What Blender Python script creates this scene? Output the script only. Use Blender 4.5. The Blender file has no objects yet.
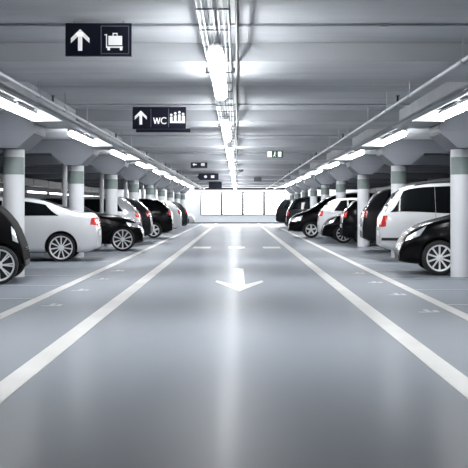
import bpy, bmesh, math, random
from mathutils import Vector, Matrix
random.seed(7)
PI = math.pi
SC = bpy.context.scene
COL = SC.collection

# ------------------------------------------------------------------ materials
def mat(name, col=(.5, .5, .5), rough=.5, metal=0., coat=0., emis=None, estr=0., noise=None, bump=None, spec=None):
    m = bpy.data.materials.new(name); m.use_nodes = True
    nt = m.node_tree; b = nt.nodes['Principled BSDF']
    b.inputs['Base Color'].default_value = (*col, 1)
    b.inputs['Roughness'].default_value = rough
    b.inputs['Metallic'].default_value = metal
    b.inputs['Coat Weight'].default_value = coat
    b.inputs['Coat Roughness'].default_value = .03
    if spec is not None: b.inputs['Specular IOR Level'].default_value = spec
    if emis:
        b.inputs['Emission Color'].default_value = (*emis, 1)
        b.inputs['Emission Strength'].default_value = estr
    if noise or bump:
        tc = nt.nodes.new('ShaderNodeTexCoord')
    if noise:                                   # (scale xyz, amount, [rough amount])
        mp = nt.nodes.new('ShaderNodeMapping'); mp.inputs['Scale'].default_value = noise[0]
        nz = nt.nodes.new('ShaderNodeTexNoise'); nz.inputs['Scale'].default_value = 1; nz.inputs['Detail'].default_value = 6
        nt.links.new(tc.outputs['Object'], mp.inputs['Vector']); nt.links.new(mp.outputs[0], nz.inputs['Vector'])
        mx = nt.nodes.new('ShaderNodeMix'); mx.data_type = 'RGBA'
        a = noise[1]
        mx.inputs['A'].default_value = (*[c * (1 - a) for c in col], 1)
        mx.inputs['B'].default_value = (*[min(1, c * (1 + a)) for c in col], 1)
        rp = nt.nodes.new('ShaderNodeMapRange'); rp.inputs[1].default_value = .3; rp.inputs[2].default_value = .7
        nt.links.new(nz.outputs['Fac'], rp.inputs[0]); nt.links.new(rp.outputs[0], mx.inputs['Factor'])
        nt.links.new(mx.outputs['Result'], b.inputs['Base Color'])
        if len(noise) > 2:
            r2 = nt.nodes.new('ShaderNodeMapRange'); r2.inputs[1].default_value = .3; r2.inputs[2].default_value = .7
            r2.inputs[3].default_value = rough - noise[2]; r2.inputs[4].default_value = rough + noise[2]
            nt.links.new(nz.outputs['Fac'], r2.inputs[0]); nt.links.new(r2.outputs[0], b.inputs['Roughness'])
    if bump:                                    # (scale xyz, strength)
        mp = nt.nodes.new('ShaderNodeMapping'); mp.inputs['Scale'].default_value = bump[0]
        nz = nt.nodes.new('ShaderNodeTexNoise'); nz.inputs['Scale'].default_value = 1; nz.inputs['Detail'].default_value = 3
        nt.links.new(tc.outputs['Object'], mp.inputs['Vector']); nt.links.new(mp.outputs[0], nz.inputs['Vector'])
        bp = nt.nodes.new('ShaderNodeBump'); bp.inputs['Strength'].default_value = bump[1]; bp.inputs['Distance'].default_value = .01
        nt.links.new(nz.outputs['Fac'], bp.inputs['Height']); nt.links.new(bp.outputs[0], b.inputs['Normal'])
    return m

LAMP = 18.0
M = dict(
    floor=mat('floor_coating', (.235, .26, .295), .5, coat=.085, noise=((.5, .16, 1), .08), spec=.12),
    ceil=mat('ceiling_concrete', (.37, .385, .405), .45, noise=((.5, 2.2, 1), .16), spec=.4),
    beam=mat('beam_concrete', (.38, .395, .415), .42, noise=((.6, 2.5, 2), .14), spec=.5),
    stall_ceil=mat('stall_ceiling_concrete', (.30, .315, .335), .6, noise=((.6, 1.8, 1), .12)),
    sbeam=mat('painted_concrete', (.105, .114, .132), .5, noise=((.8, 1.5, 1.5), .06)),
    column=mat('column_paint', (.74, .75, .78), .4, noise=((1.5, 1.5, .7), .05)),
    band=mat('green_grey_paint', (.20, .245, .235), .4),
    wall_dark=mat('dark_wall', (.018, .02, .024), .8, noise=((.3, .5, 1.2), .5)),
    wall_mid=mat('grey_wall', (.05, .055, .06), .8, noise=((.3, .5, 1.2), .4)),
    wall_white=mat('white_wall', (.82, .83, .85), .6),
    line=mat('line_paint', (.60, .59, .565), .38, noise=((1.2, 1.2, 1), .10)),
    line_faint=mat('worn_line_paint', (.40, .42, .45), .40, noise=((2, 2, 1), .12)),
    panel=mat('lit_panel', (.9, .9, .9), .3, emis=(1, 1, 1), estr=4.0),
    frame=mat('panel_frame', (.12, .125, .13), .5),
    diff_wall=mat('wall_lamp_diffuser', (.9, .9, .9), .4, emis=(.97, .985, 1.0), estr=2.0),
    diff_low=mat('lamp_diffuser_dim', (.9, .9, .9), .4, emis=(.97, .985, 1.0), estr=LAMP * 1.0),
    diff=mat('lamp_diffuser', (.9, .9, .9), .4, emis=(.97, .985, 1.0), estr=LAMP),
    lampbody=mat('lamp_body', (.75, .77, .8), .4),
    steel=mat('galvanised_steel', (.55, .57, .60), .35, metal=.8, noise=((3, 3, 3), .12)),
    pipe=mat('pipe_grey', (.50, .52, .55), .35, metal=.4),
    dark=mat('dark_metal', (.03, .032, .036), .5),
    whitepipe=mat('white_pipe', (.85, .86, .88), .35),
    navy=mat('sign_navy', (.006, .007, .022), .35),
    signwhite=mat('sign_white', (.90, .90, .92), .5, emis=(1, 1, 1), estr=.16),
    signgrey=mat('sign_frame_line', (.22, .23, .30), .5),
    exitgreen=mat('exit_green', (.01, .10, .055), .4),
    exitwhite=mat('exit_face', (.85, .9, .88), .4, emis=(.9, 1, .95), estr=.35),
    tyre=mat('tyre_rubber', (.012, .012, .013), .7),
    rim=mat('rim_silver', (.86, .87, .88), .32, metal=.2),
    glass=mat('tinted_glass', (.004, .005, .006), .06, spec=.22),
    trimblk=mat('black_plastic', (.01, .01, .011), .5),
    red=mat('tail_lamp_red', (.62, .035, .03), .15, coat=.5),
    lens=mat('headlamp_lens', (.80, .82, .85), .12, metal=.5, coat=.6),
    plate=mat('number_plate', (.82, .82, .80), .4),
    chrome=mat('chrome', (.85, .86, .88), .12, metal=1.),
)
M['floor'].node_tree.nodes['Principled BSDF'].inputs['Coat Roughness'].default_value = .22
M['floor'].node_tree.nodes['Principled BSDF'].inputs['Coat IOR'].default_value = 1.4
PAINT = dict(
    matt=mat('paint_dull_black', (.004, .004, .0045), .6, spec=.03),
    black=mat('paint_black', (.003, .003, .0035), .22, coat=.04, spec=.14),
    white=mat('paint_white', (.74, .75, .77), .3, coat=.5),
    silver=mat('paint_silver', (.60, .61, .63), .28, metal=.35, coat=.5),
    grey=mat('paint_dark_grey', (.014, .016, .019), .34, spec=.2),
)

# ------------------------------------------------------------------ helpers
def link(name, bm, mats, parent=None, smooth=None):
    me = bpy.data.meshes.new(name)
    bmesh.ops.recalc_face_normals(bm, faces=bm.faces)
    bm.to_mesh(me); bm.free()
    for m in (mats if isinstance(mats, (list, tuple)) else [mats]): me.materials.append(m)
    if smooth is not None:
        for p in me.polygons: p.use_smooth = True
        me.set_sharp_from_angle(angle=math.radians(smooth))
    o = bpy.data.objects.new(name, me); COL.objects.link(o)
    if parent: o.parent = parent
    return o
def thing(name, label, cat, loc=(0, 0, 0), rz=0, group=None):
    o = bpy.data.objects.new(name, None); COL.objects.link(o)
    o.location = loc; o.rotation_euler = (0, 0, rz); o.empty_display_size = .2
    return tag(o, label, cat, group)
def tag(o, label, cat, group=None):
    o['label'] = label; o['category'] = cat
    if group: o['group'] = group
    return o
def struct(name, bm, m, smooth=None):
    o = link(name, bm, m, None, smooth); o['kind'] = 'structure'; return o
def box(bm, x0, x1, y0, y1, z0, z1):
    v = [bm.verts.new(p) for p in ((x0, y0, z0), (x1, y0, z0), (x1, y1, z0), (x0, y1, z0), (x0, y0, z1), (x1, y0, z1), (x1, y1, z1), (x0, y1, z1))]
    for f in ((3, 2, 1, 0), (4, 5, 6, 7), (0, 1, 5, 4), (1, 2, 6, 5), (2, 3, 7, 6), (3, 0, 4, 7)): bm.faces.new([v[i] for i in f])
def prism_xz(bm, pts, y0, y1):                     # polygon in x,z extruded along y
    a = [bm.verts.new((x, y0, z)) for x, z in pts]; b = [bm.verts.new((x, y1, z)) for x, z in pts]
    n = len(pts)
    bm.faces.new(a); bm.faces.new(b[::-1])
    for i in range(n): bm.faces.new((a[i], b[i], b[(i + 1) % n], a[(i + 1) % n]))
def prism_xy(bm, pts, z0, z1):
    a = [bm.verts.new((x, y, z0)) for x, y in pts]; b = [bm.verts.new((x, y, z1)) for x, y in pts]
    n = len(pts)
    bm.faces.new(a[::-1]); bm.faces.new(b)
    for i in range(n): bm.faces.new((a[i], a[(i + 1) % n], b[(i + 1) % n], b[i]))
def tube(bm, p0, p1, r, n=10, cap=True):
    p0, p1 = Vector(p0), Vector(p1); d = (p1 - p0).normalized()
    u = d.orthogonal().normalized(); w = d.cross(u)
    A = [bm.verts.new(p0 + r * (u * math.cos(2 * PI * i / n) + w * math.sin(2 * PI * i / n))) for i in range(n)]
    B = [bm.verts.new(p1 + r * (u * math.cos(2 * PI * i / n) + w * math.sin(2 * PI * i / n))) for i in range(n)]
    for i in range(n): bm.faces.new((A[i], A[(i + 1) % n], B[(i + 1) % n], B[i]))
    if cap: bm.faces.new(A[::-1]); bm.faces.new(B)
def lathe_y(bm, prof, n=32, mi=0, closed=False):               # prof: (r, y) around the Y axis
    rings = []
    for r, y in prof:
        if r < 1e-5: rings.append([bm.verts.new((0, y, 0))])
        else: rings.append([bm.verts.new((r * math.cos(2 * PI * i / n), y, r * math.sin(2 * PI * i / n))) for i in range(n)])
    if closed: rings.append(rings[0])
    for a, b in zip(rings, rings[1:]):
        for i in range(n):
            j = (i + 1) % n
            if len(a) == 1: f = bm.faces.new((a[0], b[i], b[j]))
            elif len(b) == 1: f = bm.faces.new((a[i], b[0], a[j]))
            else: f = bm.faces.new((a[i], b[i], b[j], a[j]))
            f.material_index = mi
def capsule(bm, x, z, y0, y1, r, n=12, rings=3):   # rounded tube along y
    prof = [(0, y0)] + [(r * math.sin(PI / 2 * k / rings), y0 + r * (1 - math.cos(PI / 2 * k / rings))) for k in range(1, rings + 1)]
    prof += [(r * math.cos(PI / 2 * k / rings), y1 - r + r * math.sin(PI / 2 * k / rings)) for k in range(0, rings)] + [(0, y1)]
    s = len(bm.verts); lathe_y(bm, prof, n)
    bm.verts.ensure_lookup_table()
    for v in bm.verts[s:]: v.co += Vector((x, 0, z))
ORD = ['nearest', 'second nearest', 'third nearest', 'fourth nearest', 'fifth nearest', 'sixth nearest', 'seventh nearest', 'eighth nearest', 'ninth nearest']

# ------------------------------------------------------------------ the hall
BAY0, BAY = 19.1, 7.4
BEAMS = [BAY0 + BAY * k for k in range(-3, 9)]      # beam and column lines
Y0, Y1 = -9.0, 82.5
CZ = 2.80
XW = 9.6
bm = bmesh.new(); box(bm, -XW - .3, XW + .3, Y0 - .3, Y1 + .3, -.3, 0); struct('floor', bm, M['floor'])
bm = bmesh.new()
edges = [Y0 - .3]
for b in BEAMS: edges += [b - 2.05, b + 2.85]
edges.append(Y1 + .3)
for a, b in zip(edges, edges[1:]): box(bm, -2.71, 2.71, a + .012, b - .012, CZ, CZ + .25)
box(bm, -XW - .3, XW + .3, Y0 - .3, Y1 + .3, CZ + .26, CZ + .3)
struct('ceiling', bm, M['ceil'])
for s in (-1, 1):
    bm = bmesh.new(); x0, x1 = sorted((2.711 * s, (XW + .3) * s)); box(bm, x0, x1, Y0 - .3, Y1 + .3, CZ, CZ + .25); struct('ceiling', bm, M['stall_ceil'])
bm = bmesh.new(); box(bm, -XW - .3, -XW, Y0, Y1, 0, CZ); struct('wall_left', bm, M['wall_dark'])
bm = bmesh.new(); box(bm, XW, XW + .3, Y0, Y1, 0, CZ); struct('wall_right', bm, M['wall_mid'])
bm = bmesh.new(); box(bm, -XW, XW, Y0 - .3, Y0, 0, CZ); struct('wall_front', bm, M['wall_mid'])
bm = bmesh.new(); box(bm, -XW, XW, Y1, Y1 + .3, 0, CZ); struct('wall_back', bm, M['wall_white'])
bm = bmesh.new(); box(bm, -XW, XW, Y1 - .03, Y1, 0, .09); struct('baseboard_back', bm, M['frame'])
px = [-2.78, -1.19, .40, 1.99, 3.58]
for k in range(4):
    a, b = px[k], px[k + 1]
    bm = bmesh.new(); box(bm, a + .10, b - .10, Y1 - .035, Y1 - .005, .70, 2.28); w = struct('window_%d' % (k + 1), bm, M['panel'])
    fb = bmesh.new()
    for q in ((a, a + .10, .62, 2.36), (b - .10, b, .62, 2.36)): box(fb, q[0], q[1], Y1 - .06, Y1 - .002, q[2], q[3])
    for q in ((.62, .70), (2.28, 2.36)): box(fb, a + .10, b - .10, Y1 - .06, Y1 - .002, q[0], q[1])
    link('window_frame', fb, M['frame'], w)
bm = bmesh.new(); box(bm, -3.2, 3.9, Y1 - 1.6, Y1 - 1.3, 2.50, CZ); o = struct('ceiling_beam', bm, M['dark'])

for b in BEAMS:                                     # transverse beams: shallow over the aisle, deeper over the stalls
    bm = bmesh.new()
    for y0, y1 in ((b - 1.0, b - .07), (b - .045, b + .72)):
        box(bm, -3.40, 3.40, y0, y1, 2.62, CZ)
    struct('ceiling_beam', bm, M['beam'])
    for s in (-1, 1):
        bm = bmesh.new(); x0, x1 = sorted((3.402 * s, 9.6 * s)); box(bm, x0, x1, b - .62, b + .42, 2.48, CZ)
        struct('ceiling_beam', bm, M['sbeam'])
n = 0
for s in (-1, 1):                                   # edge strip between the aisle ceiling and the stall ceiling
    for a, b in zip(BEAMS, BEAMS[1:]):
        bm = bmesh.new(); x0, x1 = sorted((2.66 * s, 2.76 * s)); box(bm, x0, x1, a + .725, b - 1.005, 2.62, CZ - .001)
        n += 1; struct('trim_%d' % n, bm, M['beam'])

# columns
for s in (-1, 1):
    side = 'left' if s < 0 else 'right'
    vis = 0
    for b in BEAMS:
        if b > 15:
            lab = '%s round grey column with flared head along the %s parking row' % (ORD[vis], side); grp = 'columns along the %s parking row' % side; vis += 1
        else: continue
        t = thing('column', lab, 'column', (3.885 * s, b, 0), 0, grp)
        def cyl(z0, z1, r):
            m = bmesh.new(); tube(m, (0, 0, z0), (0, 0, z1), r, 32); return m
        link('shaft', cyl(0, 2.24, .185), M['column'], t, 40)
        m = bmesh.new()
        for z0, z1, r in ((1.77, 2.07, .188),): tube(m, (0, 0, z0), (0, 0, z1), r, 32)
        o = link('painted_band', m, M['band'], t, 40); o['label'] = 'green-grey painted band'
        m = bmesh.new()
        prism_xz(m, [(-.47 * s, 2.479), (.50 * s, 2.479), (.50 * s, 2.45), (.19 * s, 2.205), (-.19 * s, 2.205), (-.47 * s, 2.45)], -.62, .42)
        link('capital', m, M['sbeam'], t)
        if s < 0 and b > 20:                        # white downpipes behind the left columns
            m = bmesh.new(); tube(m, (-4.26, b + .62, 0), (-4.26, b + .62, CZ - .002), .065, 16)
            for z in (.6, 1.6): tube(m, (-4.26, b + .62, z), (-4.26, b + .62, z + .05), .078, 16)
            tag(link('downpipe', m, M['whitepipe'], None, 40), 'white vertical downpipe behind the %s left column' % ORD[vis - 1], 'pipe', 'white downpipes behind the left columns')
# pipe runs along the outer walls
for s, nm, z, r in ((1, 'right', 1.95, .05),):
    m = bmesh.new(); x = s * (XW - .14)
    tube(m, (x, Y0 + .2, z), (x, Y1 - .2, z), r, 10)
    y = 12.
    while y < 80: box(m, min(x, s * XW), max(x, s * XW), y, y + .06, z - .09, z + .09); y += 3.7
    tag(link('wall_pipe', m, M['whitepipe'], None, 40), 'long white pipe run along the dark %s wall behind the cars' % nm, 'pipe')
for s, nm in ((-1, 'left'), (1, 'right')):
    m = bmesh.new(); x0, x1 = sorted((s * (XW - .5), s * (XW - .06))); box(m, x0, x1, 14, 78, 2.18, 2.478)
    for k in range(17): box(m, x0 - (.012 if s > 0 else 0), x1 + (.012 if s < 0 else 0), 14 + k * 3.9, 14.06 + k * 3.9, 2.168, 2.478)
    struct('ceiling_duct', m, M['dark'])

# ------------------------------------------------------------------ lamps
for q in range(7):
    y = 40.5 + 5.9 * q
    t = thing('wall_lamp', '%s thin tube lamp on the dark left wall behind the cars' % ORD[q], 'lamp', (-XW, y, 1.92), 0, 'tube lamps on the left wall')
    m = bmesh.new(); box(m, 0, .06, -2.4, 2.4, -.05, .05); link('housing', m, M['lampbody'], t)
    m = bmesh.new(); tube(m, (.10, -2.3, 0), (.10, 2.3, 0), .045, 10); link('diffuser', m, M['diff_wall'], t, 50)
def tube_lamp(x, z, y0, y1, ztop, label, group, r=.066, dm='diff'):
    t = thing('tube_lamp', label, 'lamp', (x, (y0 + y1) / 2, z), 0, group)
    h = (y1 - y0) / 2
    m = bmesh.new(); capsule(m, 0, 0, -h, h, r, 12); link('diffuser', m, M[dm], t, 50)
    m = bmesh.new(); hw = .05 if dm == 'diff_low' else .075
    box(m, -hw, hw, -h + .03, h - .03, r * (.72 if dm == 'diff_low' else .45), r * 1.2)
    link('housing', m, M['lampbody' if dm == 'diff_low' else 'frame'], t)
    for q in (-h * .6, h * .6):
        m = bmesh.new(); box(m, -.02, .02, q - .02, q + .02, r * 1.2, ztop - z); link('mounting_bracket', m, M['lampbody'], t)
XT = -.175
for i, b in enumerate(BEAMS):
    k = i - 2
    for j, (a, c) in enumerate(((b - 2.95, b - 1.43), (b - 1.35, b + .22))):
        if k < 0: continue
        w = ('front', 'rear')[j]
        lab = '%s lamp of the %s pair in the central row under the cable tray' % (w, ORD[k]) if k < 4 else 'tiny far tube lamp near the end of the central row'
        tube_lamp(XT, 2.42, a, c, 2.56, lab, 'central row of tube lamps' if k < 4 else 'far lamps of the central row', dm='diff_low')
for s in (-1, 1):
    side = 'left' if s < 0 else 'right'
    for i, b in enumerate(BEAMS):
        k = i - 3
        for j, (a, c) in enumerate(((b - 4.30, b - 2.72), (b - 2.64, b - 1.06))):
            if k < -1 : continue
            w = ('front', 'rear')[j]
            if k < 0: lab = '%s tube lamp over the %s row just before the first column in view' % (w, side); g = 'tube lamps over the %s row' % side
            elif k < 4: lab = '%s lamp of the pair before the %s %s column' % (w, ORD[k], side); g = 'tube lamps over the %s row' % side
            else: lab = 'tiny far tube lamp near the end of the %s row' % side; g = 'far lamps over the %s row' % side
            tube_lamp(s * 3.36, 2.70, a, c, CZ, lab, g)

for q in range(8):  # unseen fill lamps, added behind the bulkhead to brighten the end wall
    x = -7.7 + 2.2 * q
    t = thing('added_fill_lamp', 'added unseen fill lamp behind the dark bulkhead brightening the end wall', 'lamp', (x, Y1 - .85, CZ), 0, 'added fill lamps for the end wall')
    m = bmesh.new(); box(m, -.9, .9, -.07, .07, -.03, 0); link('housing', m, M['lampbody'], t)
    m = bmesh.new(); box(m, -.88, .88, -.05, .05, -.07, -.031); link('diffuser', m, M['diff'], t)

# cable tray above the central lamps
t = thing('cable_tray', 'long wire cable tray running down the middle of the ceiling', 'cable tray', (XT, 0, 2.58))
for q in range(7):
    m = bmesh.new(); x = -.11 + q * .22 / 6; tube(m, (x, -6, 0), (x, 80.5, 0), .007, 6); link('tray_wire', m, M['steel'], t, 60)
m = bmesh.new()
for s in (-1, 1): tube(m, (s * .115, -6, .03), (s * .115, 80.5, .03), .006, 6)
y = -5.9
while y < 80.4:
    box(m, -.116, .116, y, y + .012, -.012, -.004); y += .9 if y < 25 else 2.7
link('cross_bars', m, M['dark'], t)
for b in BEAMS:
    m = bmesh.new(); box(m, -.15, .15, b - .55, b - .5, -.018, -.004)
    for s in (-1, 1): tube(m, (s * .14, b - .525, -.01), (s * .14, b - .525, .04), .008, 6)
    link('hanger', m, M['dark'], t)
m = bmesh.new(); tube(m, (.17, -6, .016), (.17, 80.5, .016), .013, 8)
o = link('cable', m, M['dark'], t, 60); o['label'] = 'dark cable'; o.location = (0, 0, .005)
m = bmesh.new()
# longitudinal pipes with hangers
def pipe_run(x, z, r, label, name='sprinkler_pipe'):
    t = thing(name, label, 'pipe', (x, 0, z))
    m = bmesh.new(); tube(m, (0, -6, 0), (0, 81, 0), r, 12); link('tube', m, M['pipe'], t, 50)
    for i, b in enumerate(BEAMS):
        for dy, top in ((-3.8, CZ - z), (-1.55, CZ - z), (1.6, CZ - z)):
            m = bmesh.new(); tube(m, (0, b + dy, 0), (0, b + dy, top), .007, 6)
            tube(m, (0, b + dy - .02, 0), (0, b + dy + .02, 0), r + .012, 12); link('pipe_hanger', m, M['steel'], t, 50)
        m = bmesh.new(); tube(m, (0, b + 2.6, -.01), (0, b + 2.6, .09), .014, 8); tube(m, (0, b + 2.6, .09), (0, b + 2.6, .10), .028, 10)
        link('sprinkler_head', m, M['dark'], t, 50)
pipe_run(-2.40, 2.555, .021, 'long slim pipe hung below the ceiling on the left of the aisle')
pipe_run(2.08, 2.555, .021, 'long slim pipe hung below the ceiling on the right of the aisle')
for s, nm in ((-1, 'left'), (1, 'right')):
    m = bmesh.new(); x0, x1 = sorted((2.64 * s, 2.74 * s)); box(m, x0, x1, -6, 81, 2.56, 2.618)
    tag(link('cable_trunking', m, M['beam']), 'slim metal trunking beside the %s lamps along the aisle edge' % nm, 'trunking')
m = bmesh.new(); lathe_y(m, [(0, -.05), (.03, -.04), (.05, 0), (.03, .04), (0, .05)], 16)
o = tag(link('ceiling_sensor', m, M['whitepipe'], None, 60), 'small white round detector beside the nearest right lamp', 'detector'); o.location = (2.95, 16.7, 2.75)
# conduits across the ceiling
for i, b in enumerate(BEAMS[2:6]):
    m = bmesh.new(); tube(m, (-3.2, b - 2.12, CZ - .013), (3.2, b - 2.12, CZ - .013), .012, 8)
    for k in range(5): box(m, -2.5 + k * 1.25, -2.46 + k * 1.25, b - 2.14, b - 2.10, CZ - .03, CZ - .001)
    tag(link('conduit', m, M['steel'], None, 60), '%s thin conduit crossing the ceiling over the aisle' % ORD[i], 'conduit', 'conduits crossing the ceiling')

# ------------------------------------------------------------------ signs
F, VX, VY, H = 1100., 237.5, 207.5, 1.2
def P(x, y, d): return ((x - VX) * d / F, d, H - (y - VY) * d / F)
def sheet(bm, pts, t=.004): prism_xz(bm, pts, -t, 0)      # thin raised shape on a sign face (front at -t)
def sign(x0, y0, x1, y1, d, label, rods=None, mats=None, name='hanging_sign', th=.05):
    a, b = P(x0, y1, d), P(x1, y0, d)
    w, h = b[0] - a[0], b[2] - a[2]
    t = thing(name, label, 'sign', (a[0], d, a[2]))
    m = bmesh.new(); box(m, 0, w, 0, th, 0, h); link('panel', m, mats or M['navy'], t)
    for f in (.12, .88):
        m = bmesh.new(); tube(m, (w * f, th / 2, h), (w * f, th / 2, (rods or CZ) - a[2]), .008, 6); link('hanger_rod', m, M['steel'], t)
    return t, w, h
def part(t, name, shapes, m, y=-.001):
    bm = bmesh.new()
    for s in shapes: sheet(bm, s)
    o = link(name, bm, m, t); o.location = (0, y, 0); return o
def arrow_up(cx, cz, s):
    q = s * .10
    return [[(cx - q, cz - s * .5), (cx + q, cz - s * .5), (cx + q, cz + s * .32), (cx - q, cz + s * .32)],
            [(cx, cz + s * .5), (cx - s * .43, cz + s * .08), (cx - s * .43, cz - s * .15), (cx, cz + s * .26)],
            [(cx, cz + s * .5), (cx, cz + s * .26), (cx + s * .43, cz - s * .15), (cx + s * .43, cz + s * .08)]]
def rect(x0, x1, z0, z1): return [(x0, z0), (x1, z0), (x1, z1), (x0, z1)]
def disc(cx, cz, r, n=14): return [(cx + r * math.cos(2 * PI * i / n), cz + r * math.sin(2 * PI * i / n)) for i in range(n)]
def square_frame(cx, cz, a, w): return [rect(cx - a, cx + a, cz - a, cz - a + w), rect(cx - a, cx + a, cz + a - w, cz + a), rect(cx - a, cx - a + w, cz - a + w, cz + a - w), rect(cx + a - w, cx + a, cz - a + w, cz + a - w)]

t, w, h = sign(65.3, 23.2, 131.5, 56, 9.42, 'large navy hanging sign with up arrow and luggage trolley symbol')
part(t, 'arrow', arrow_up(w * .225, h * .49, h * .66), M['signwhite'])
part(t, 'symbol_border', square_frame(w * .75, h * .49, h * .43, .005), M['signgrey'])
c, u = w * .75, h
part(t, 'trolley_symbol', [rect(c - .20 * u, c + .22 * u, .33 * u, .61 * u), rect(c - .07 * u, c - .04 * u, .61 * u, .67 * u), rect(c + .05 * u, c + .08 * u, .61 * u, .67 * u), rect(c - .07 * u, c + .08 * u, .67 * u, .70 * u),
     rect(c - .25 * u, c + .24 * u, .25 * u, .29 * u), rect(c - .27 * u, c - .24 * u, .25 * u, .63 * u), rect(c - .32 * u, c - .24 * u, .63 * u, .66 * u), disc(c - .19 * u, .21 * u, .045 * u), disc(c + .19 * u, .21 * u, .045 * u)], M['signwhite'])

t, w, h = sign(132.5, 107, 186, 129, 17.2, 'navy hanging sign with up arrow, WC lettering and a pictogram')
part(t, 'arrow', arrow_up(w * .155, h * .52, h * .64), M['signwhite'])
# W C as strokes
def stroke(a, b, q):
    dx, dz = b[0] - a[0], b[1] - a[1]; l = math.hypot(dx, dz); nx, nz = -dz / l * q, dx / l * q
    return [(a[0] + nx, a[1] + nz), (b[0] + nx, b[1] + nz), (b[0] - nx, b[1] - nz), (a[0] - nx, a[1] - nz)]
x0, zb, zt, q = w * .395, h * .24, h * .52, h * .026
W = [(x0, zt), (x0 + .07 * h, zb), (x0 + .145 * h, zt * .97), (x0 + .22 * h, zb), (x0 + .29 * h, zt)]
cc = (x0 + .48 * h, (zb + zt) / 2); R = (zt - zb) / 2 * 1.0
Cp = [(cc[0] + R * math.cos(a), cc[1] + R * math.sin(a)) for a in [math.radians(45 + 27 * i) for i in range(11)]]
part(t, 'lettering', [stroke(a, b, q) for a, b in zip(W, W[1:])] + [stroke(a, b, q) for a, b in zip(Cp, Cp[1:])], M['signwhite'])
for f in (.345, .675): part(t, 'divider', [rect(w * f - .004, w * f + .004, h * .08, h * .92)], M['signgrey'])
c = w * .84
part(t, 'pictogram', [rect(c - .34 * h, c + .34 * h, .27 * h, .36 * h), rect(c - .34 * h, c - .22 * h, .36 * h, .56 * h), rect(c - .16 * h, c - .04 * h, .36 * h, .62 * h), rect(c + .03 * h, c + .14 * h, .36 * h, .66 * h), rect(c + .20 * h, c + .34 * h, .36 * h, .60 * h),
     disc(c - .28 * h, .64 * h, .06 * h), disc(c - .10 * h, .71 * h, .06 * h), disc(c + .09 * h, .76 * h, .06 * h), disc(c + .26 * h, .68 * h, .06 * h)], M['signwhite'])
sign(136, 119.0, 190.3, 132.3, 20.0, 'plain dark hanging sign showing just below and behind the WC sign')

t, w, h = sign(190.8, 161, 207.3, 168, 35.6, 'small far dark sign with a white left arrow and symbol left of the lamp row')
part(t, 'arrow', [rect(w * .16, w * .36, h * .42, h * .58), [(w * .10, h * .5), (w * .22, h * .25), (w * .22, h * .75)]], M['signwhite'])
part(t, 'pictogram', [rect(w * .62, w * .84, h * .3, h * .7)], M['signwhite'])
t, w, h = sign(199.5, 173.3, 218.5, 180, 47.5, 'farther dark arrow shaped sign with a white mark beside the lamp row')
part(t, 'pictogram', [disc(w * .32, h * .5, h * .22), rect(w * .6, w * .78, h * .3, h * .7)], M['signwhite'])
m = bmesh.new(); prism_xz(m, [(-.10, h / 2), (0, 0), (0, h)], 0, .05); link('pointed_end', m, M['navy'], t)
sign(208.7, 181.5, 221.8, 188.7, 62.5, 'farthest small dark sign hanging just before the bright end wall')
t, w, h = sign(267, 150.8, 283, 157.6, 28.6, 'small green and white emergency exit sign on the right of the lamp row', mats=M['exitgreen'], name='exit_sign')
part(t, 'white_field', [rect(0.01, w * .30, .01, h - .01)], M['exitwhite'])
part(t, 'running_figure', [disc(w * .50, h * .78, h * .10), stroke((w * .48, h * .66), (w * .46, h * .38), h * .07), stroke((w * .46, h * .38), (w * .54, h * .12), h * .05), stroke((w * .46, h * .38), (w * .38, h * .16), h * .05), stroke((w * .48, h * .6), (w * .57, h * .48), h * .04)], M['exitwhite'])
part(t, 'door_mark', [rect(w * .68, w * .90, h * .12, h * .88)], M['exitwhite'])
sign(254, 177, 261.5, 181.3, 55, 'tiny pale sign hanging far off right of the lamp row', mats=M['frame'])
m = bmesh.new(); bmesh.ops.create_uvsphere(m, u_segments=18, v_segments=10, radius=.085)
for v in m.verts: v.co.x *= 1.3; v.co.z = min(v.co.z, .02)
o = tag(link('dome_camera', m, M['dark'], None, 50), 'small dark dome under the ceiling beside the far lamp row', 'camera'); o.location = (.12, 41.0, 2.60)

# ------------------------------------------------------------------ floor markings
def strip(name, x0, x1, y0, y1, m, label=None, cat=None, group=None, z=.004):
    b = bmesh.new(); box(b, x0, x1, y0, y1, 0, z)
    o = link(name, b, m)
    if label: tag(o, label, cat, group)
    else: o['kind'] = 'structure'
    return o
strip('painted_line', -1.63, -1.45, -4, 81.0, M['line'], 'inner white line on the floor left of the arrow', 'floor marking')
strip('painted_line', 1.44, 1.62, -4, 81.0, M['line'], 'inner white line on the floor right of the arrow', 'floor marking')
strip('painted_line', -2.68, -2.54, -4, 81.0, M['line'], 'outer white line on the floor in front of the left cars', 'floor marking')
strip('painted_line', 2.44, 2.58, -4, 81.0, M['line'], 'outer white line on the floor in front of the right cars', 'floor marking')
k = 0
for s, off in ((-1, 14.45), (1, 13.55)):
    y = off - 2 * 2.4667
    while y < 80:
        x0, x1 = sorted((s * (2.69 if s < 0 else 2.59), s * 8.6)); k += 1
        strip('trim_%d' % (100 + k), x0, x1, y - .045, y + .045, M['line_faint']); y += 2.4667
b = bmesh.new()
gx = lambda x, y: (x - VX) * H * 1.0 / (y - VY)
ya, yb, ym = 21.6, 15.7, 18.0
prism_xy(b, [(-.075, ya), (-.07, 17.1), (-.34, ym + .05), (-.36, ym - .28), (.03, yb), (.42, ym - .28), (.40, ym + .05), (.115, 17.1), (.115, ya)], 0, .004)
tag(link('painted_arrow', b, M['line']), 'white painted direction arrow on the floor in the middle of the aisle', 'floor marking')
b = bmesh.new()
for x0, x1 in ((-1.32, -.80), (-.26, .22), (.76, 1.28)): box(b, x0, x1, 32.2, 33.6, 0, .004)
tag(link('dashed_line', b, M['line']), 'white dashed line painted across the aisle beyond the arrow', 'floor marking')
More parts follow.
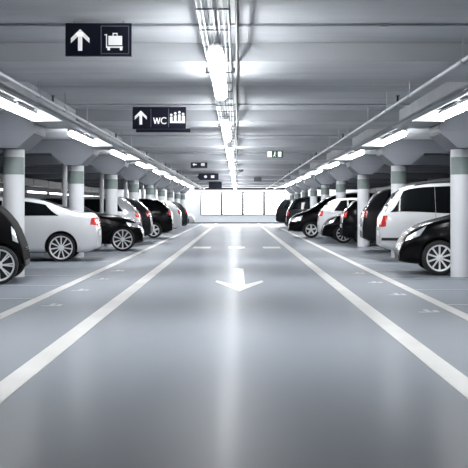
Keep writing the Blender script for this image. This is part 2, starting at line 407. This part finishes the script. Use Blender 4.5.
# worn stall marks at the aisle edge
for s, off in ((-1, 13.4), (1, 12.6)):
    nm = 'left' if s < 0 else 'right'
    for k in range(4):
        y = off + k * 2.4667; x = s * (2.28 if s < 0 else 2.2)
        b = bmesh.new(); box(b, x - .12, x + .12, y - .05, y + .05, 0, .003); box(b, x - .03, x + .03, y + .05, y + .32, 0, .003); box(b, x + .06, x + .12, y + .05, y + .22, 0, .003)
        tag(link('worn_mark', b, M['line_faint']), '%s worn pale paint mark inside the %s outer line' % (ORD[k], nm), 'floor marking', 'worn paint marks by the %s outer line' % nm)

# ------------------------------------------------------------------ cars
def pchip(pts):
    xs = [p[0] for p in pts]; ys = [p[1] for p in pts]; n = len(xs)
    d = [(ys[i + 1] - ys[i]) / (xs[i + 1] - xs[i]) for i in range(n - 1)]
    m = [d[0]] + [0 if d[i - 1] * d[i] <= 0 else 2 * d[i - 1] * d[i] / (d[i - 1] + d[i]) for i in range(1, n - 1)] + [d[-1]]
    def f(x):
        if x <= xs[0]: return ys[0]
        if x >= xs[-1]: return ys[-1]
        i = max(j for j in range(n - 1) if xs[j] <= x)
        h = xs[i + 1] - xs[i]; t = (x - xs[i]) / h
        return (2 * t**3 - 3 * t**2 + 1) * ys[i] + (t**3 - 2 * t**2 + t) * h * m[i] + (-2 * t**3 + 3 * t**2) * ys[i + 1] + (t**3 - t**2) * h * m[i + 1]
    return f
class Shell:
    def __init__(s, T):
        s.L = T['L']; s.w = T['w']; s.top = pchip(T['top']); s.belt = pchip(T['belt']); s.gc = T.get('gc', .20); s.rr = T.get('plan', (.13, .24))
    def plan(s, x):
        a = max(0, 1 - x / .55); b = max(0, 1 - (s.L - x) / .75)
        return s.w * (1 - s.rr[0] * a**2.6 - s.rr[1] * b**2.4)
    def knots(s, x):
        w = s.plan(x); zt = s.top(x)
        a = max(0, 1 - x / .35); b = max(0, 1 - (s.L - x) / .45)
        z0 = s.gc + .10 * a**2 + .05 * b**2
        zb = min(s.belt(x), zt - .05)
        hc = max(0, zt - zb - .05)
        wr = w * .93 - min(hc, .6) * .36
        zr = zt - .035 - min(hc, .3) * .12
        z3 = z0 + min(.28, (zb - z0) * .45)
        return [(0, z0), (.80 * w, z0), (.965 * w, z0 + .07), (1.0 * w, z3), (1.0 * w, (z3 + zb) / 2), (.965 * w, zb), (wr, zr), (wr * .86, zt - .012), (0, zt + .006)]
    def S(s, x, u):                                  # u in 0..8
        k = s.knots(x); i = min(7, int(u)); t = u - i
        p1, p2 = k[i], k[i + 1]
        p0 = k[i - 1] if i > 0 else (-k[1][0], k[1][1]); p3 = k[i + 2] if i < 7 else (-k[7][0], k[7][1])
        c = .5
        def cr(a, b, c_, d):
            v = .5 * ((2 * b) + (-a + c_) * t + (2 * a - 5 * b + 4 * c_ - d) * t * t + (-a + 3 * b - 3 * c_ + d) * t**3)
            return b + (c_ - b) * t + (v - (b + (c_ - b) * t)) * .55
        return (max(0, cr(p0[0], p1[0], p2[0], p3[0])), cr(p0[1], p1[1], p2[1], p3[1]))
    def uz(s, x, z):
        lo, hi = 1.0, 8.0
        for _ in range(24):
            mid = (lo + hi) / 2
            if s.S(x, mid)[1] < z: lo = mid
            else: hi = mid
        return lo
    def pt(s, x, u, side):
        y, z = s.S(x, u); return Vector((x, side * y, z))
    def nrm(s, x, u, side):
        e = .01
        a = s.pt(min(s.L, x + e), u, side) - s.pt(max(0, x - e), u, side); b = s.pt(x, min(8, u + e), side) - s.pt(x, max(0, u - e), side)
        n = a.cross(b)
        if n.length < 1e-9: return Vector((0, side, 0))
        n.normalize()
        if n.y * side + n.z < 0: n = -n
        return n
def patch(sh, quad, side, off=.006, nx=10, nz=6, zf=None, thick=.006):
    """quad: ((x,z) bottom-left, bottom-right, top-right, top-left) on the side of the shell"""
    bm = bmesh.new(); g = []; gi = []
    for j in range(nz + 1):
        r = []; r2 = []
        for i in range(nx + 1):
            a, b = i / nx, j / nz
            x = (quad[0][0] * (1 - a) + quad[1][0] * a) * (1 - b) + (quad[3][0] * (1 - a) + quad[2][0] * a) * b
            if zf: lo, hi = zf[0](x), zf[1](x); z = lo + (max(hi, lo + .004) - lo) * b
            else: z = (quad[0][1] * (1 - a) + quad[1][1] * a) * (1 - b) + (quad[3][1] * (1 - a) + quad[2][1] * a) * b
            x = min(sh.L, max(0, x)); u = sh.uz(x, z); p = sh.pt(x, u, side); n = sh.nrm(x, u, side)
            r.append(bm.verts.new(p + n * off)); r2.append(bm.verts.new(p - n * thick))
        g.append(r); gi.append(r2)
    for j in range(nz):
        for i in range(nx): bm.faces.new((g[j][i], g[j][i + 1], g[j + 1][i + 1], g[j + 1][i]))
    ring = [(0, i) for i in range(nx)] + [(j, nx) for j in range(nz)] + [(nz, i) for i in range(nx, 0, -1)] + [(j, 0) for j in range(nz, 0, -1)]
    for a, b in zip(ring, ring[1:] + ring[:1]):
        bm.faces.new((g[a[0]][a[1]], gi[a[0]][a[1]], gi[b[0]][b[1]], g[b[0]][b[1]]))
    return bm
def top_patch(sh, x0, x1, u0, off=.006, nx=14, nu=10):
    bm = bmesh.new(); g = []
    for i in range(nx + 1):
        x = x0 + (x1 - x0) * i / nx; r = []
        for j in range(-nu, nu + 1):
            u = 8 - (8 - u0) * abs(j) / nu; side = 1 if j >= 0 else -1
            p = sh.pt(x, u, side); n = sh.nrm(x, u, side)
            if abs(j) == 0: n.y = 0
            r.append(bm.verts.new(p + n * off))
        g.append(r)
    for i in range(nx):
        for j in range(2 * nu): bm.faces.new((g[i][j], g[i][j + 1], g[i + 1][j + 1], g[i + 1][j]))
    return bm
WHEELS = {}
def wheel_mesh(R, rr, style):
    key = (R, rr, style)
    if key in WHEELS: return WHEELS[key]
    hw = .105
    bm = bmesh.new()
    lathe_y(bm, [(rr, -hw * .8), (rr + .02, -hw), (R - .03, -hw), (R - .006, -hw * .82), (R, -hw * .5), (R, hw * .5), (R - .006, hw * .82), (R - .03, hw), (rr + .02, hw), (rr, hw * .8)], 40)
    lathe_y(bm, [(rr, -hw * .3), (0, -hw * .3)], 40); lathe_y(bm, [(rr, -hw * .8), (rr, hw * .8)], 40); lathe_y(bm, [(rr, hw * .3), (0, hw * .3)], 40)
    tyre = bpy.data.meshes.new('tyre'); bmesh.ops.recalc_face_normals(bm, faces=bm.faces); bm.to_mesh(tyre); bm.free(); tyre.materials.append(M['tyre'])
    for p in tyre.polygons: p.use_smooth = True
    tyre.set_sharp_from_angle(angle=.7)
    bm = bmesh.new(); yo = -hw * .80                    # outer face at -y
    lathe_y(bm, [(rr - .022, yo + .03), (rr - .018, yo - .002), (rr + .004, yo - .012), (rr + .012, yo - .004), (rr + .006, yo + .02)], 40)
    lathe_y(bm, [(0, yo + .002), (.045, yo + .004), (.062, yo + .014), (.062, yo + .05)], 20)
    n, pair, wid = style
    for k in range(n):
        a0 = 2 * PI * k / n + PI / 2
        for da in ((-pair, pair) if pair else (0,)):
            a = a0 + da
            def pp(r, t, y, aa): return Vector((r * math.cos(aa) - t * math.sin(aa), y, r * math.sin(aa) + t * math.cos(aa)))
            ai = a0 + da * .55
            q = [(.05, -wid * .8, yo + .012, ai), (.05, wid * .8, yo + .012, ai), (rr - .01, wid, yo + .002, a), (rr - .01, -wid, yo + .002, a)]
            A = [bm.verts.new(pp(*e)) for e in q]; B = [bm.verts.new(pp(e[0], e[1] * 1.15, e[2] + .03, e[3])) for e in q]
            bm.faces.new(A); bm.faces.new(B[::-1])
            for i in range(4): bm.faces.new((A[i], B[i], B[(i + 1) % 4], A[(i + 1) % 4]))
    rim = bpy.data.meshes.new('rim'); bmesh.ops.recalc_face_normals(bm, faces=bm.faces); bm.to_mesh(rim); bm.free(); rim.materials.append(M['rim'])
    for p in rim.polygons: p.use_smooth = True
    rim.set_sharp_from_angle(angle=.6)
    WHEELS[key] = (tyre, rim); return WHEELS[key]

TYPES = dict(
  coupe=dict(L=4.6, w=.88, R=.315, rr=.252, ax=(.79, 3.62), gc=.20,
    top=[(0, .70), (.03, .90), (.09, 1.03), (.17, 1.085), (.36, 1.085), (.62, 1.15), (.92, 1.265), (1.22, 1.36), (1.69, 1.42), (2.2, 1.43), (2.7, 1.37), (3.45, 1.03), (4.1, .92), (4.45, .76), (4.56, .62), (4.6, .5)],
    belt=[(0, .92), (.5, 1.0), (1.5, 1.0), (3.4, .94), (4.6, .7)],
    panes=[((.84, 2.02), (1.14, 2.02)), ((2.10, 3.25), (2.10, 2.72))], ws=(2.66, 3.42), rw=(.56, 1.30), rwu=7.1,
    tl=((-.02, .80), (.15, .82), (.13, .96), (.02, .98)), hl=((4.15, .66), (4.58, .62), (4.52, .74), (4.10, .80)), doors=(1.98, 3.2)),
  sedan=dict(L=4.75, w=.90, R=.325, rr=.262, ax=(1.0, 4.21), gc=.19,
    top=[(0, .68), (.03, .90), (.10, 1.03), (.5, 1.10), (.85, 1.14), (1.6, 1.40), (2.2, 1.46), (2.65, 1.43), (3.45, 1.06), (4.0, .985), (4.40, .88), (4.62, .76), (4.71, .63), (4.75, .5)],
    belt=[(0, .90), (.6, .98), (1.6, .99), (3.4, .96), (4.75, .7)],
    panes=[((1.0, 2.05), (1.55, 2.05)), ((2.13, 3.25), (2.13, 2.70))], ws=(2.68, 3.42), rw=(.88, 1.60), rwu=7.1,
    tl=((-.02, .78), (.32, .80), (.28, .95), (.02, .97)), hl=((4.38, .68), (4.70, .63), (4.64, .74), (4.30, .80)), doors=(1.15, 2.08, 3.3)),
  hatch=dict(L=4.2, w=.87, R=.31, rr=.215, ax=(.72, 3.35), gc=.21,
    top=[(0, .72), (.03, .96), (.09, 1.08), (.28, 1.28), (.46, 1.44), (.66, 1.515), (1.2, 1.55), (2.0, 1.545), (2.5, 1.47), (3.25, 1.08), (3.85, .93), (4.08, .78), (4.17, .62), (4.2, .5)],
    belt=[(0, 1.02), (.5, 1.06), (1.5, 1.02), (3.1, .96), (4.2, .7)],
    panes=[((.52, 1.0), (.78, 1.0)), ((1.06, 1.88), (1.06, 1.88)), ((1.95, 3.05), (1.95, 2.52))], ws=(2.50, 3.2), rw=(.10, .44), rwu=7.0,
    tl=((-.02, .88), (.12, .89), (.16, 1.08), (.05, 1.08)), hl=((3.75, .66), (4.18, .62), (4.10, .76), (3.68, .86)), doors=(1.03, 1.92, 3.05)),
  mpv=dict(L=4.63, w=.90, R=.32, rr=.215, ax=(.92, 3.75), gc=.24,
    top=[(0, .74), (.025, .98), (.09, 1.10), (.26, 1.38), (.44, 1.60), (.64, 1.69), (1.0, 1.735), (1.8, 1.76), (2.6, 1.72), (3.1, 1.58), (3.85, 1.10), (4.35, .92), (4.55, .76), (4.61, .62), (4.63, .5)],
    belt=[(0, 1.06), (.5, 1.09), (1.5, 1.05), (3.6, .98), (4.63, .7)],
    panes=[((.20, 1.195), (.50, 1.195)), ((1.205, 2.115), (1.205, 2.115)), ((2.125, 3.55), (2.125, 3.02))], ws=(3.1, 3.82), rw=(.10, .44), rwu=7.0,
    tl=((-.02, .76), (.11, .78), (.15, 1.02), (.06, 1.02)), hl=((4.15, .68), (4.61, .62), (4.54, .76), (4.08, .88)), doors=(1.20, 2.12, 3.5), rails=True, strip=True),
  compact=dict(L=4.25, noplate=True, w=.88, R=.31, rr=.228, ax=(.78, 3.555), gc=.19,
    top=[(0, .72), (.03, .96), (.09, 1.08), (.35, 1.42), (.6, 1.55), (1.2, 1.60), (1.9, 1.60), (2.35, 1.54), (3.10, 1.13), (3.28, 1.06), (3.70, .95), (3.99, .83), (4.13, .70), (4.21, .57), (4.25, .44)],
    belt=[(0, 1.04), (.5, 1.06), (1.5, 1.02), (3.0, .98), (4.25, .7)],
    panes=[((.50, 1.0), (.76, 1.0)), ((1.06, 1.88), (1.06, 1.88)), ((1.95, 2.95), (1.95, 2.40))], ws=(2.36, 3.06), rw=(.10, .44), rwu=7.0,
    tl=((-.02, .88), (.12, .89), (.16, 1.08), (.05, 1.08)), hl=((3.90, .70), (4.15, .60), (4.10, .69), (3.78, .87)), doors=(1.03, 1.92, 2.95)),
  city=dict(L=3.3, noplate=True, w=.81, R=.30, rr=.245, ax=(.52, 2.92), gc=.24,
    top=[(0, .72), (.03, .96), (.10, 1.12), (.4, 1.44), (.7, 1.55), (1.3, 1.58), (1.9, 1.56), (2.30, 1.44), (2.80, 1.26), (3.04, 1.05), (3.12, .94), (3.21, .74), (3.275, .57), (3.3, .42)],
    belt=[(0, 1.02), (.5, 1.04), (1.5, 1.02), (2.7, 1.0), (3.3, .7)],
    panes=[((.42, 1.2), (.70, 1.2)), ((1.28, 2.48), (1.28, 2.12))], ws=(2.10, 2.66), rw=(.12, .44), rwu=7.0,
    tl=((-.02, .84), (.16, .86), (.2, 1.08), (.05, 1.08)), hl=((3.13, .68), (3.21, .64), (3.15, .84), (3.10, .90)), doors=(1.24, 2.6), plan=(.18, .26)),
  suv=dict(L=4.5, w=.91, R=.35, rr=.235, ax=(.86, 3.58), gc=.28,
    top=[(0, .82), (.025, 1.02), (.08, 1.15), (.24, 1.40), (.42, 1.62), (.62, 1.69), (1.2, 1.73), (2.0, 1.72), (2.55, 1.63), (3.2, 1.22), (3.95, 1.06), (4.3, .92), (4.44, .75), (4.5, .55)],
    belt=[(0, 1.10), (.5, 1.15), (1.5, 1.12), (3.1, 1.06), (4.5, .8)],
    panes=[((.50, 1.05), (.72, 1.05)), ((1.10, 1.95), (1.10, 1.95)), ((2.02, 3.02), (2.02, 2.60))], ws=(2.56, 3.16), rw=(.09, .42), rwu=7.0,
    tl=((-.02, .92), (.10, .93), (.14, 1.12), (.05, 1.12)), hl=((4.0, .78), (4.46, .74), (4.38, .88), (3.95, .96)), doors=(1.08, 1.98, 3.05), rails=True),
)
def car(kind, paint, label, X, near, aisle_end, style, yaw=2.0, seams=True):
    """X: world x of the end facing the aisle, near: depth of the side facing the camera"""
    T = TYPES[kind]; sh = Shell(T); L, w = sh.L, sh.w
    left = X < 0
    rz = 0 if (aisle_end == 'front') == left else PI
    cx = X - L / 2 if left else X + L / 2
    t = thing('parked_car', label, 'car', (cx, near + w - math.sin(math.radians(yaw)) * L * .40, 0), rz + math.radians(yaw) * (1 if left else -1), None)
    mv = Matrix.Translation((-L / 2, 0, 0))
    P_ = PAINT[paint]
    # body shell
    bm = bmesh.new()
    xs = sorted(set([0, .012, .03, .06, .10, .15, .21] + [L - q for q in (0, .01, .025, .05, .09, .14, .2, .28)] + [.28 + (L - .6) * i / 80 for i in range(81)]))
    us = []
    for i in range(8): us += [i + f for f in (0, .33, .67)]
    us.append(8)
    rings = []
    for x in xs:
        e = 0
        r = [sh.pt(x, u, 1) for u in us] + [sh.pt(x, u, -1) for u in us[-2:0:-1]]
        rings.append([bm.verts.new(p) for p in r])
    n = len(rings[0])
    for a, b in zip(rings, rings[1:]):
        for i in range(n): bm.faces.new((a[i], a[(i + 1) % n], b[(i + 1) % n], b[i]))
    bm.faces.new(rings[0]); bm.faces.new(rings[-1][::-1])
    body = link('body', bm, [P_, M['trimblk']], None)
    cb = bmesh.new(); AR = T['R'] + .045
    for ax in T['ax']:
        for s in (-1, 1):
            y0, y1 = sorted((s * (w - .30), s * (w + .2)))
            tube(cb, (ax, y0, T['R'] + .01), (ax, y1, T['R'] + .01), AR, 40)
    cut = link('cutter', cb, M['trimblk'])
    md = body.modifiers.new('b', 'BOOLEAN'); md.operation = 'DIFFERENCE'; md.object = cut; md.solver = 'EXACT'
    dg = bpy.context.evaluated_depsgraph_get()
    me = bpy.data.meshes.new_from_object(body.evaluated_get(dg))
    body.modifiers.clear(); body.data = me
    me.materials.clear(); me.materials.append(P_); me.materials.append(M['trimblk'])
    bpy.data.objects.remove(cut)
    for p in me.polygons:
        c = p.center; p.material_index = 0
        for ax in T['ax']:
            if math.hypot(c.x - ax, c.z - T['R'] - .01) < AR + .002 and abs(c.y) > w - .31 and (abs(p.normal.y) < .5 or abs(c.y) < w - .27): p.material_index = 1
        if c.z < T['gc'] + .012 and abs(p.normal.z) > .6: p.material_index = 1
        p.use_smooth = True
    me.set_sharp_from_angle(angle=math.radians(38))
    me.transform(mv); body.parent = t; body.name = 'body'
    def put(name, bm, m, parent=t, smooth=40, lab=None):
        bmesh.ops.transform(bm, matrix=mv, verts=bm.verts)
        o = link(name, bm, m, parent, smooth)
        if lab: o['label'] = lab
        return o
    # glass
    zlo = lambda x: sh.belt(x) + .02
    zhi = lambda x: sh.top(x) - .085
    for s in (-1, 1):
        for (b0, b1), (t0, t1) in T['panes']:
            put('side_window', patch(sh, ((b0, 0), (b1, 0), (t1, 0), (t0, 0)), s, .007, 22, 8, (zlo, zhi)), M['glass'])
        q = T['tl']; put('tail_light', patch(sh, q, s, .010, 8, 5), M['red'])
        q = T['hl']; put('headlight', patch(sh, q, s, .010, 8, 5), M['lens'])
        hz = T['belt'][2][1] - .10
        for d in T['doors'][:-1]:
            put('door_handle', patch(sh, ((d + .06, hz - .015), (d + .24, hz - .015), (d + .24, hz + .015), (d + .06, hz + .015)), s, .022, 4, 2), P_)
        if seams:
            sb = bmesh.new()
            for d in T['doors']:
                pb = patch(sh, ((d - .004, .32), (d + .004, .32), (d + .004, 1), (d - .004, 1)), s, .0015, 1, 10, (lambda x: .32, zlo), .004)
                tmp = bpy.data.meshes.new('t'); pb.to_mesh(tmp); pb.free(); sb.from_mesh(tmp); bpy.data.meshes.remove(tmp)
            put('door_seams', sb, M['trimblk'])
        if T.get('strip'):
            put('side_strip', patch(sh, ((.02, .47), (.40, .47), (.40, .53), (.02, .53)), s, .012, 8, 2), M['trimblk'])
            put('side_strip', patch(sh, ((1.36, .47), (3.3, .47), (3.3, .53), (1.36, .53)), s, .012, 12, 2), M['trimblk'])
        # mirror
        mx = T['doors'][-1] - .12; y, z = sh.S(mx, sh.uz(mx, sh.belt(mx) + .06))
        mb = bmesh.new(); bmesh.ops.create_uvsphere(mb, u_segments=14, v_segments=8, radius=1)
        bmesh.ops.transform(mb, matrix=Matrix.Translation((mx, s * (y + .10), z + .04)) @ Matrix.Diagonal((.055, .11, .075, 1)), verts=mb.verts)
        put('door_mirror', mb, P_)
        if T.get('rails'):
            rb = bmesh.new(); pts = []
            for i in range(13):
                x = .75 + (2.6 - .75) * i / 12; yy, zz = sh.S(x, 6.5); pts.append(Vector((x, s * yy, zz + .035 * min(1, 4 * i / 12, 4 * (12 - i) / 12) + .005)))
            for a, b in zip(pts, pts[1:]): tube(rb, a, b, .014, 8)
            put('roof_rail', rb, M['trimblk'])
    put('windscreen', top_patch(sh, T['ws'][0] + .03, T['ws'][1], 7.0), M['glass'])
    put('rear_window', top_patch(sh, T['rw'][0], T['rw'][1], T['rwu']), M['glass'])
    # plates, grille, bumper insert
    pb = bmesh.new(); box(pb, L - .01, L + .012, -.26, .26, .36, .47)
    if not T.get('noplate'): put('number_plate', pb, M['plate'], smooth=None)
    pb = bmesh.new(); box(pb, -.014, .01, -.26, .26, .56, .67); put('number_plate', pb, M['plate'], smooth=None)
    gz = T['hl'][1][1]
    gb = bmesh.new(); xx = L - .03; T['top']
    for k in range(2): box(gb, xx - .02, L + .006, -.30, .30, gz - .12 + k * .03, gz - .112 + k * .03)
    put('grille', gb, M['chrome'], smooth=None)
    put('front_bumper_insert', patch_front(sh, .26, .35), M['trimblk'])
    # wheels
    tyre, rim = wheel_mesh(T['R'], T['rr'], style)
    for ax in T['ax']:
        for s in (-1, 1):
            o = bpy.data.objects.new('wheel', tyre); COL.objects.link(o); o.parent = t
            o.location = (ax - L / 2, s * (w - .115), T['R']); o.rotation_euler = (0, 0, 0 if s < 0 else PI)
            r = bpy.data.objects.new('rim', rim); COL.objects.link(r); r.parent = o
    return t
def patch_front(sh, z0, z1):
    bm = bmesh.new(); L = sh.L
    box(bm, L - .03, L + .008, -.5 * sh.w, .5 * sh.w, z0, z1); return bm

S10, S5, S7P, S9 = (10, 0, .016), (5, 0, .035), (8, .09, .011), (9, 0, .020)
# left row
car('city', 'matt', 'black small car at the left edge, nose out, before the first left column', -3.43, 17.15, 'front', S7P, 6)
car('coupe', 'white', 'white car with sloping roof parked tail out on the left beside the black small car', -3.16, 24.3, 'rear', (11, 0, .014), 3.5)
car('sedan', 'black', 'black saloon parked nose out on the left just beyond the white sloping-roofed car', -2.66, 30.2, 'front', (10, .05, .010), 3)
car('hatch', 'silver', 'pale silver hatchback parked tail out behind the black saloon nose on the left', -3.12, 34.63, 'rear', S5)
car('hatch', 'grey', 'dark grey hatchback parked tail out beyond the pale silver one on the left', -2.96, 37.1, 'rear', S5)
car('hatch', 'black', 'black hatchback with five-spoke wheel seen sixth along the left row', -2.58, 42.9, 'rear', S5)
car('hatch', 'white', 'white hatchback with red tail lamps farther down the left row', -2.72, 52.5, 'rear', S5)
car('hatch', 'grey', 'dark hatchback between the two far white cars on the left', -2.85, 62.3, 'rear', S5)
car('compact', 'silver', 'farthest pale car on the left, nose out beside the bright end wall', -2.85, 72.0, 'front', S5)
# right row
car('compact', 'black', 'black car nose out behind the first right column with ten-spoke wheel', 2.93, 19.36, 'front', S10, 4.5)
car('mpv', 'white', 'tall white people carrier parked tail out on the right', 3.22, 24.25, 'rear', S10, 3.5)
car('suv', 'grey', 'tall dark grey car tail out just beyond the white people carrier', 3.40, 29.3, 'rear', S10, 3.5)
car('hatch', 'black', 'black hatchback tail out just beyond the third right column', 3.32, 34.4, 'rear', S9)
car('compact', 'black', 'black car nose out with spoked wheel beyond the third right column', 2.90, 37.0, 'front', S9)
car('hatch', 'white', 'white hatchback tail out in the middle of the dark right row', 2.94, 39.2, 'rear', S5)
car('mpv', 'black', 'black tall car nose out with star wheel far along the right row', 2.05, 43.3, 'front', S5)
car('mpv', 'grey', 'dark people carrier tail out far along the right row', 2.52, 56.0, 'rear', S5)
car('suv', 'grey', 'farthest dark car on the right beside the bright end wall', 2.40, 68.0, 'rear', S5)

# ------------------------------------------------------------------ world, camera
wd = bpy.data.worlds.new('world'); SC.world = wd; wd.use_nodes = True
wd.node_tree.nodes['Background'].inputs[0].default_value = (.6, .65, .72, 1); wd.node_tree.nodes['Background'].inputs[1].default_value = .05
cam = bpy.data.cameras.new('camera'); co = bpy.data.objects.new('camera', cam); COL.objects.link(co)
co.location = (0, 0, H); co.rotation_euler = (PI / 2, 0, 0)
cam.sensor_width = 36; cam.lens = 36 * F / 468
cam.shift_x = -(VX - 234) / 468; cam.shift_y = -(234 - VY) / 468
cam.clip_end = 300
SC.camera = co
SC.view_settings.view_transform = 'Standard'; SC.view_settings.look = 'None'; SC.view_settings.gamma = 1
SC.view_settings.use_curve_mapping = False
SC.view_settings.exposure = 1.52
SC.cycles.max_bounces = 8; SC.cycles.diffuse_bounces = 5; SC.cycles.glossy_bounces = 4
SC.cycles.use_denoising = True
SC.cycles.sample_clamp_indirect = 8
